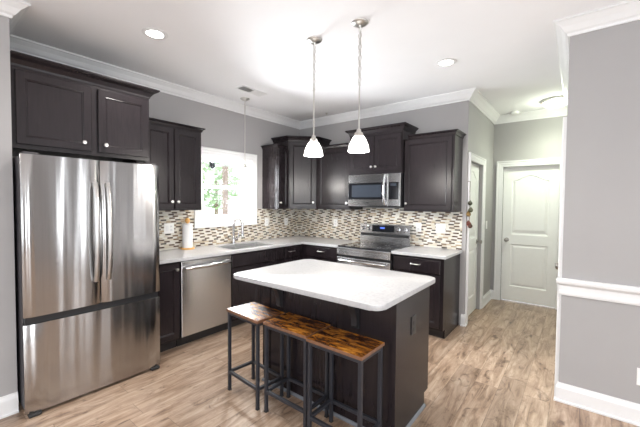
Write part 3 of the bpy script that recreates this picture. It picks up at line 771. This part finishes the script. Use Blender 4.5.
def corbel(x):
    bm = BM(); w_ = .042
    pts = [(IY0-.0005, .8802), (IY0-.205, .8802), (IY0-.205, .866), (IY0-.19, .862)]
    for k in range(9):
        a = PI/2*k/8; pts.append((IY0-.035-.150*(1-math.sin(a)), .862-.17*(1-math.cos(a))))
    pts += [(IY0-.035, .675), (IY0-.018, .655), (IY0-.0005, .650)]
    prism(bm, pts, x-w_/2, x+w_/2)
    for v in bm.verts: v.co = (v.co.z, v.co.x, v.co.y)
    obj('corbel', bm, M['bronze'], t, label='dark metallic support bracket')
for x in (1.885, 2.575): corbel(x)
# island worktop with rounded corners
TX0, TX1, TY0, TY1, CR = 1.588, 2.876, -2.594, -1.668, .065
bm = BM(); pts = []
for cx_, cy_, a0 in ((TX1-CR, TY0+CR, -90), (TX1-CR, TY1-CR, 0), (TX0+CR, TY1-CR, 90), (TX0+CR, TY0+CR, 180)):
    for k in range(9):
        a = math.radians(a0+90*k/8); pts.append((cx_+CR*math.cos(a), cy_+CR*math.sin(a)))
prism(bm, pts, .8812, .913, bev=.006)
tag(obj('island_worktop', bm, M['quartz'], smooth=30), 'white quartz slab with rounded corners on top of the island', 'worktop')
t = thing('power_outlet', 'dark outlet on the side panel of the island', 'outlet', (IX1, -2.07, .66))
bxo('cover_plate', M['bronze'], IX1+.0005, IX1+.006, -2.107, -2.034, .60, .722, parent=t, bev=.002)
for z in (.635, .678): bxo('receptacle', M['black'], IX1+.0062, IX1+.008, -2.088, -2.053, z-.014, z+.014, parent=t)

# ------------------------------------------------------------------ bar stools
def make_stool():
    root = thing('bar_stool', '', 'stool', (0, 0, 0), 0, 'rustic bar stools along the island')
    w_, d_, h_ = .395, .256, .640
    bm = BM(); box(bm, -w_/2+.001, w_/2-.001, -d_/2+.001, d_/2-.001, h_-.020, h_, bev=.002); 
    s = obj('seat', bm, M['seat'], root)
    bm = BM()
    for a in ((-w_/2-.0005, w_/2+.0005, -d_/2-.001, -d_/2+.0005), (-w_/2-.0005, w_/2+.0005, d_/2-.0005, d_/2+.001), (-w_/2-.001, -w_/2+.0005, -d_/2, d_/2), (w_/2-.0005, w_/2+.001, -d_/2, d_/2)):
        box(bm, *a, h_-.0195, h_-.002)
    obj('edge_band', bm, M['seatedge'], s, label='reddish brown edge banding')
    b = .0215
    for sx in (-1, 1):
        for sy in (-1, 1):
            x, y = sx*(w_/2-b/2-.006), sy*(d_/2-b/2-.006)
            bm = BM(); box(bm, x-b/2, x+b/2, y-b/2, y+b/2, .008, h_-.0205, bev=.0015, seg=1); lg = obj('leg', bm, M['metalframe'], root)
            bm = BM(); box(bm, x-b/2-.001, x+b/2+.001, y-b/2-.001, y+b/2+.001, .0006, .0078); obj('rubber_foot', bm, M['rubber'], lg)
    xi, yi = w_/2-b-.006, d_/2-b-.006
    for z, nm in ((h_-.0205-b, 'seat_rail'), (.135, 'stretcher')):
        for s_ in (-1, 1):
            bm = BM(); y = s_*(d_/2-b/2-.006); box(bm, -xi, xi, y-b/2, y+b/2, z, z+b, bev=.0015, seg=1); obj(nm, bm, M['metalframe'], root)
            bm = BM(); x = s_*(w_/2-b/2-.006); box(bm, x-b/2, x+b/2, -yi, yi, z, z+b, bev=.0015, seg=1); obj(nm, bm, M['metalframe'], root)
    return root
st = make_stool()
ST = [(1.774, -2.500, -.085, 'rustic topped bar stool farthest left, its seat whitened by window glare'),
      (2.192, -2.494, -.008, 'middle one of the three rustic wood topped bar stools'),
      (2.607, -2.520, -.015, 'rustic topped bar stool nearest the rounded front corner of the island')]
for i, (x, y, a, lab) in enumerate(ST):
    o = st if i == 0 else copy_tree(st)
    o.location = (x, y, 0); o.rotation_euler = (0, 0, a); o['label'] = lab

# ------------------------------------------------------------------ lights
def lamp_point(name, loc, power, col, r=.04, parent=None):
    l = bpy.data.lights.new(name, 'POINT'); l.energy = power; l.color = col; l.shadow_soft_size = r
    o = bpy.data.objects.new(name, l); C.objects.link(o); o.location = loc
    if parent is not None: o.parent = parent; o.location = Vector(loc)-Vector(parent.location)
    return o
def pendant(x, y, zs, label, rod_top, mat, power, canopy=.062, rs=.078, hs=.116):
    t = thing('pendant_light', label, 'pendant light', (x, y, H), 0, None)
    bm = BM(); lathe(bm, [(0, -.034), (.012, -.034), (.014, -.028), (.030, -.024), (canopy*.85, -.014), (canopy, -.006), (canopy, -.0008)], (x, y, H), seg=28); obj('canopy', bm, M['nickel'], t, smooth=50)
    zt = zs+hs
    if rod_top < H-.05:
        bm = BM(); z = H-.034; k = 0; Lk = .040
        while z > rod_top:
            z2 = max(z-Lk-.004, rod_top-.006); pts = []; a = Vector((1, 0, 0)) if k % 2 else Vector((0, 1, 0))
            for q in range(13):
                th = 2*PI*q/12; pts.append(Vector((x, y, (z+z2)/2))+a*.012*math.cos(th)+Vector((0, 0, 1))*(z-z2)/2*math.sin(th))
            tube(bm, pts, .0032, 6, cap=False); z -= Lk; k += 1
        tube(bm, [(x+.003, y+.003, H-.03), (x-.003, y+.002, (H+rod_top)/2), (x+.002, y-.002, rod_top)], .0022, 6)
        obj('chain', bm, M['nickel'], t, smooth=60)
    bm = BM(); tube(bm, [(x, y, min(rod_top, H-.03)), (x, y, zt+.05)], .0055, 10); obj('rod', bm, M['nickel'], t, smooth=50)
    bm = BM(); lathe(bm, [(.008, .055), (.016, .05), (.018, .03), (.030, .024), (.034, .006), (.036, .0)][::-1], (x, y, zt-.004), seg=20); obj('socket_cap', bm, M['nickel'], t, smooth=50)
    bm = BM(); prof = []
    for k in range(13):
        f = k/12; prof.append((.034+(rs-.034)*(math.sin(PI/2*f)**.85)*(.94+.06*f), hs*(1-f)-.0055 if k == 0 else hs*(1-f)))
    inner = [(r-.004, z+.002) for r, z in prof[::-1]]
    N = 32; rings = []
    for r, z in prof+inner: rings.append([bm.verts.new((x+r*math.cos(2*PI*k/N), y+r*math.sin(2*PI*k/N), zs+z)) for k in range(N)])
    for a, b in zip(rings, rings[1:]):
        for k in range(N): bm.faces.new((a[k], a[(k+1) % N], b[(k+1) % N], b[k]))
    obj('lamp_shade', bm, mat, t, smooth=60, label='white bell shaped glass shade')
    lamp_point('bulb_light', (x, y, zs-.02), power, (1, .95, .88), .05, t)
    return t
pendant(1.968, -2.05, 1.853, 'left one of two lit bell pendant lights hanging over the island', 2.385, M['frost'], 15)
pendant(2.400, -2.05, 1.850, 'right one of two lit bell pendant lights hanging over the island', 2.335, M['frost'], 15)
pendant(0.300, -1.40, 1.790, 'bell pendant light hanging in front of the kitchen window', H, M['frost'], 14, canopy=.06, rs=.07)
def downlight(x, y, label, power, spot=True):
    t = thing('recessed_downlight', label, 'ceiling light', (x, y, H))
    bm = BM(); lathe(bm, [(.060, -.0008), (.092, -.0008), (.094, -.004), (.086, -.009), (.066, -.010), (.060, -.004)], (x, y, H), seg=32); obj('trim_ring', bm, M['trim'], t, smooth=40)
    bm = BM(); lathe(bm, [(.0595, -.001), (.0595, -.006), (0, -.007)], (x, y, H), seg=32); obj('lens', bm, M['lamp'], t)
    l = bpy.data.lights.new('downlight_beam', 'SPOT'); l.energy = power; l.spot_size = math.radians(150); l.spot_blend = 1; l.shadow_soft_size = .06; l.color = (1, .96, .92)
    o = bpy.data.objects.new('downlight_beam', l); C.objects.link(o); o.parent = t; o.location = (0, 0, -.02)
downlight(1.032, -2.889, 'recessed ceiling downlight in front of the refrigerator', 65)
downlight(2.685, -.978, 'recessed ceiling downlight near the hallway entrance', 55)
for x, y, lab in ((4.9, -3.0, 'added unseen downlight over the living area near the side windows'), (4.3, -5.4, 'added unseen downlight over the middle of the living area'), (2.0, -5.4, 'added unseen downlight behind the camera by the left wall')):
    downlight(x, y, lab, 80)  # out-of-view downlights added to brighten the room by floor bounce
t = thing('flush_ceiling_light', 'round flush dome light on the hallway ceiling, lit', 'ceiling light', (3.44, .98, H))
bm = BM(); lathe(bm, [(.155, -.001), (.165, -.006), (.165, -.022), (.150, -.028), (.140, -.024)], (3.44, .98, H), seg=36); obj('metal_ring', bm, M['nickel'], t, smooth=40)
bm = BM(); lathe(bm, [(.148, -.0285), (.140, -.050), (.115, -.072), (.07, -.088), (.02, -.094), (0, -.095)], (3.44, .98, H), seg=36); obj('glass_dome', bm, M['halllamp'], t, smooth=60)
lamp_point('hall_bulb_light', (3.44, .98, H-.16), 5, (.92, 1, .80), .1, t)
l = bpy.data.lights.new('hall_dome_light', 'SPOT'); l.energy = 42; l.spot_size = math.radians(165); l.spot_blend = 1; l.shadow_soft_size = .12; l.color = (.92, 1, .80)
o = bpy.data.objects.new('hall_dome_light', l); C.objects.link(o); o.parent = t; o.location = (0, 0, -.14)
t = thing('smoke_detector', 'small round white smoke detector on the hallway ceiling', 'smoke detector', (2.95, 1.29, H))
bm = BM(); lathe(bm, [(.055, -.001), (.055, -.022), (.048, -.034), (0, -.036)], (2.95, 1.29, H), seg=24); obj('detector_body', bm, M['white'], t, smooth=40)
t = thing('ceiling_vent', 'narrow white ceiling air vent above the sink area', 'vent', (.60, -1.545, H))
bm = BM()
for a in ((.53, .548, -1.73, -1.36), (.652, .67, -1.73, -1.36), (.548, .652, -1.73, -1.712), (.548, .652, -1.378, -1.36)): box(bm, *a, H-.008, H-.0008)
obj('vent_frame', bm, M['trim'], t)
bxo('duct_opening', M['slot'], .548, .652, -1.712, -1.378, H-.003, H-.0008, parent=t)
for k in range(9):
    x = .557+k*.0115
    bm = BM(); tilt = .006
    for ya, yb, s_ in ((-1.711, -1.552, -1), (-1.542, -1.379, 1)):
        vsl = [bm.verts.new(p) for p in ((x-tilt*s_*.0, ya, H-.0032), (x, yb, H-.0032), (x-.009*s_, yb, H-.010), (x-.009*s_, ya, H-.010))]
        bm.faces.new(vsl); v2 = [bm.verts.new(Vector(v.co)+Vector((.0012, 0, 0))) for v in vsl]; bm.faces.new(v2[::-1])
        for q in range(4): bm.faces.new((vsl[q], vsl[(q+1) % 4], v2[(q+1) % 4], v2[q]))
    obj('louver', bm, M['trim'], t)
t = thing('fire_sprinkler', 'tiny metal sprinkler head on the ceiling above the corner cabinets', 'sprinkler', (.731, -.234, H))
bm = BM(); lathe(bm, [(.022, -.001), (.020, -.004), (.008, -.006), (.007, -.020), (.014, -.022), (.014, -.024), (0, -.024)], (.731, -.234, H), seg=16); obj('sprinkler_head', bm, M['nickel'], t, smooth=40)

# ------------------------------------------------------------------ outlets and switches
def plate(kind, label, c, u, n, gangs=1, switch=False):
    """c centre on the surface, u horizontal direction, n outward"""
    c, u, n = Vector(c), Vector(u), Vector(n)
    t = thing(kind, label, 'light switch' if switch else 'outlet', c)
    W_ = .072+.046*(gangs-1)
    def ub(name, a0, a1, z0, z1, d0, d1, mat, par, bev=0):
        bm = BM(); p = c+u*a0+n*d0; q = c+u*a1+n*d1
        box(bm, min(p.x, q.x), max(p.x, q.x), min(p.y, q.y), max(p.y, q.y), c.z+z0, c.z+z1, bev=bev); return obj(name, bm, mat, par)
    pl = ub('cover_plate', -W_/2, W_/2, -.058, .058, .0006, .006, M['white'], t, .002)
    for g in range(gangs):
        o_ = (g-(gangs-1)/2)*.046
        if switch or (gangs > 1 and g == 0): ub('rocker', o_-.016, o_+.016, -.033, .033, .0062, .009, M['trim'], pl, .001)
        else:
            for z in (-.020, .020):
                rc = ub('receptacle', o_-.015, o_+.015, z-.014, z+.014, .0062, .0078, M['trim'], pl, .001)
                for s_ in (-.005, .005): ub('slot', o_+s_-.001, o_+s_+.001, z-.004, z+.006, .0079, .0083, M['slot'], rc)
    return t
plate('power_outlet', 'wide two gang white wall plate behind the paper towels', (.0102, -2.257, 1.160), UY, NX, 2)
plate('power_outlet', 'white outlet in the tile just right of the window', (.0102, -.752, 1.168), UY, NX)
plate('power_outlet', 'white outlet in the tile close to the room corner, below the corner cabinet', (.0102, -.335, 1.158), UY, NX)
plate('power_outlet', 'white outlet in the tile left of the range', (.755, -.0102, 1.160), UX, NY)
plate('power_outlet', 'white outlet in the tile just right of the range', (2.073, -.0102, 1.158), UX, NY)
plate('power_outlet', 'wide two gang white plate in the tile near the hallway corner', (2.354, -.0102, 1.160), UX, NY, 2)
plate('light_switch', 'white light switch on the hallway wall beside the closet door', (XC+.0002, 1.10, 1.165), (0, -1, 0), NX, 1, True)
plate('power_outlet', 'white outlet low on the right wall above the baseboard', (4.070, RY-.0002, .325), UX, NY)

# ------------------------------------------------------------------ small things
t = thing('paper_towel_holder', 'round wooden paper towel stand on the worktop beside the window', 'paper towel holder', (.105, -2.085, .914))
bm = BM(); lathe(bm, [(.078, .0006), (.080, .006), (.076, .016), (0, .017)], (.105, -2.085, .914), seg=32); obj('base', bm, M['bamboo'], t, smooth=40)
bm = BM(); lathe(bm, [(.007, .017), (.007, .312), (0, .312)], (.105, -2.085, .914), seg=12); obj('post', bm, M['bamboo'], t, smooth=40)
bm = BM(); lathe(bm, [(0, .300), (.012, .302), (.026, .315), (.030, .333), (.025, .352), (.010, .362), (0, .363)], (.105, -2.085, .914), seg=20); obj('finial', bm, M['bamboo'], t, smooth=60, label='round orange wooden knob')
bm = BM(); prof = [(.012, .0175), (.056, .0175), (.057, .02), (.057, .296), (.056, .298), (.012, .298)]
N = 32; rings = [[bm.verts.new((.105+r*math.cos(2*PI*k/N), -2.085+r*math.sin(2*PI*k/N), .914+z)) for k in range(N)] for r, z in prof]
for a, b in zip(rings, rings[1:]+rings[:1]):
    for k in range(N): bm.faces.new((a[k], a[(k+1) % N], b[(k+1) % N], b[k]))
tag(obj('paper_towel_roll', bm, M['paper'], smooth=40), 'white roll of paper towels on the wooden stand', 'paper towels')

# hanging cord of gourds by the hallway corner
t = thing('hanging_ornament', 'string of small brown and red gourd ornaments hanging at the hallway corner', 'ornament', (XC+.033, .012, 1.74))
bm = BM(); ox, oy = XC+.033, .012
tube(bm, [(ox, oy, 1.735), (ox-.002, oy+.001, 1.62), (ox+.002, oy, 1.45), (ox, oy, 1.20)], .003, 6)
tube(bm, [(ox-.028, oy, 1.735), (ox, oy, 1.735)], .003, 6)
obj('cord', bm, simple('jute_cord', (.18, .12, .07), .9), t)
OC = [(ox+.003, oy, 1.475, .033, (.10, .10, .05)), (ox+.012, oy-.004, 1.395, .034, (.20, .20, .11)), (ox-.014, oy+.004, 1.345, .036, (.42, .26, .08)), (ox-.010, oy, 1.235, .034, (.22, .045, .025)), (ox+.010, oy-.002, 1.205, .033, (.13, .05, .03))]
for i, (x, y, z, r, c) in enumerate(OC):
    r *= .8; c = tuple(k_*.5 for k_ in c); bm = BM(); lathe(bm, [(0, -r*1.05), (r*.45, -r*.95), (r*.9, -r*.45), (r, 0), (r*.85, r*.5), (r*.45, r*.9), (r*.22, r*1.15), (r*.12, r*1.45), (0, r*1.5)], (x, y, z), (.15*math.sin(i*2), .15*math.cos(i*3), 1), 16)
    obj('gourd', bm, simple('gourd_skin', c, .45, var=.4, vscale=40), t, smooth=60)

# ------------------------------------------------------------------ porch and yard seen through the window
bxo('porch_floor', M['deck'], -3.2, -.13, -5, 4, -.25, -.12, kind=S)
bxo('lawn', M['grass'], -40, -3.2, -30, 40, -.6, -.4, kind=S)
def post(x, y, lab):
    t = thing('porch_post', lab, 'post', (x, y, -.12))
    bxo('post_shaft', M['porchpost'], x-.05, x+.05, y-.05, y+.05, -.119, 2.45, parent=t, bev=.006)
    bxo('post_cap', M['porchwhite'], x-.09, x+.09, y-.09, y+.09, 2.30, 2.44, parent=t, bev=.006)
    bxo('post_base', M['porchwhite'], x-.08, x+.08, y-.08, y+.08, -.1195, .02, parent=t, bev=.006)
post(-2.9, .62, 'brown square porch post seen through the window centre')
bxo('porch_beam', M['porchwhite'], -3.0, -2.8, -5, 4, 2.451, 2.62, kind=S)
def railing(y0, y1, lab):
    t = thing('porch_railing', lab, 'railing', (-2.9, (y0+y1)/2, -.12))
    bxo('rail', M['porchwhite'], -2.93, -2.87, y0, y1, .80, .86, parent=t); bxo('rail', M['porchwhite'], -2.93, -2.87, y0, y1, -.02, .03, parent=t)
    y = y0+.08
    while y < y1-.03:
        bxo('baluster', M['porchwhite'], -2.915, -2.885, y-.015, y+.015, .0301, .7999, parent=t); y += .16
railing(-3.0, .525, 'white porch railing left of the brown post outside the window')
railing(.715, 3.6, 'white porch railing right of the brown post outside the window')
t = thing('porch_lantern', 'dark hanging lantern outside the upper window pane', 'lantern', (-1.5, -.675, 2.4))
bm = BM(); lathe(bm, [(0, .12), (.012, .12), (.015, .10), (.07, .07), (.075, .06), (.05, .055), (.055, -.06), (.065, -.065), (.03, -.09), (0, -.10)], (-1.5, -.675, 2.16), seg=6); obj('lantern_body', bm, M['black'], t)
bm = BM(); tube(bm, [(-1.5, -.675, 2.27), (-1.5, -.675, 2.62)], .006, 6); obj('chain', bm, M['black'], t)
bxo('porch_ceiling', M['porchwhite'], -3.0, -.13, -5, 4, 2.621, 2.68, kind=S)
def tree(x, y, h, r, lab, seed):
    rnd = random.Random(seed); t = thing('yard_tree', lab, 'tree', (x, y, -.4), 0, None)
    bm = BM(); tube(bm, [(x, y, -.4), (x+.1, y, h*.4), (x-.05, y+.1, h*.8)], [.14, .10, .05], 8); obj('trunk', bm, M['bark'], t, smooth=50)
    bm = BM()
    for k in range(520):
        a = rnd.uniform(0, 2*PI); q = rnd.uniform(-1, 1); rr = r*rnd.uniform(.3, 1)**.5; s = math.sqrt(1-q*q)
        c = Vector((x+rr*s*math.cos(a), y+rr*s*math.sin(a), h*.72+rr*q*1.15)); d1 = Vector((rnd.uniform(-1, 1), rnd.uniform(-1, 1), rnd.uniform(-1, 1))).normalized(); d, s1, u1 = frame_of(d1); L_ = rnd.uniform(.12, .22)
        bm.faces.new([bm.verts.new(c+s1*L_), bm.verts.new(c+u1*L_*.6), bm.verts.new(c-s1*L_), bm.verts.new(c-u1*L_*.6)])
    obj('foliage', bm, M['leaf'], t)
tree(-9.0, 2.0, 3.6, 1.3, 'leafy green tree seen at the left side of the window', 1)
tree(-12.0, 6.6, 3.4, 1.3, 'leafy green tree seen right of the porch post through the window', 2)
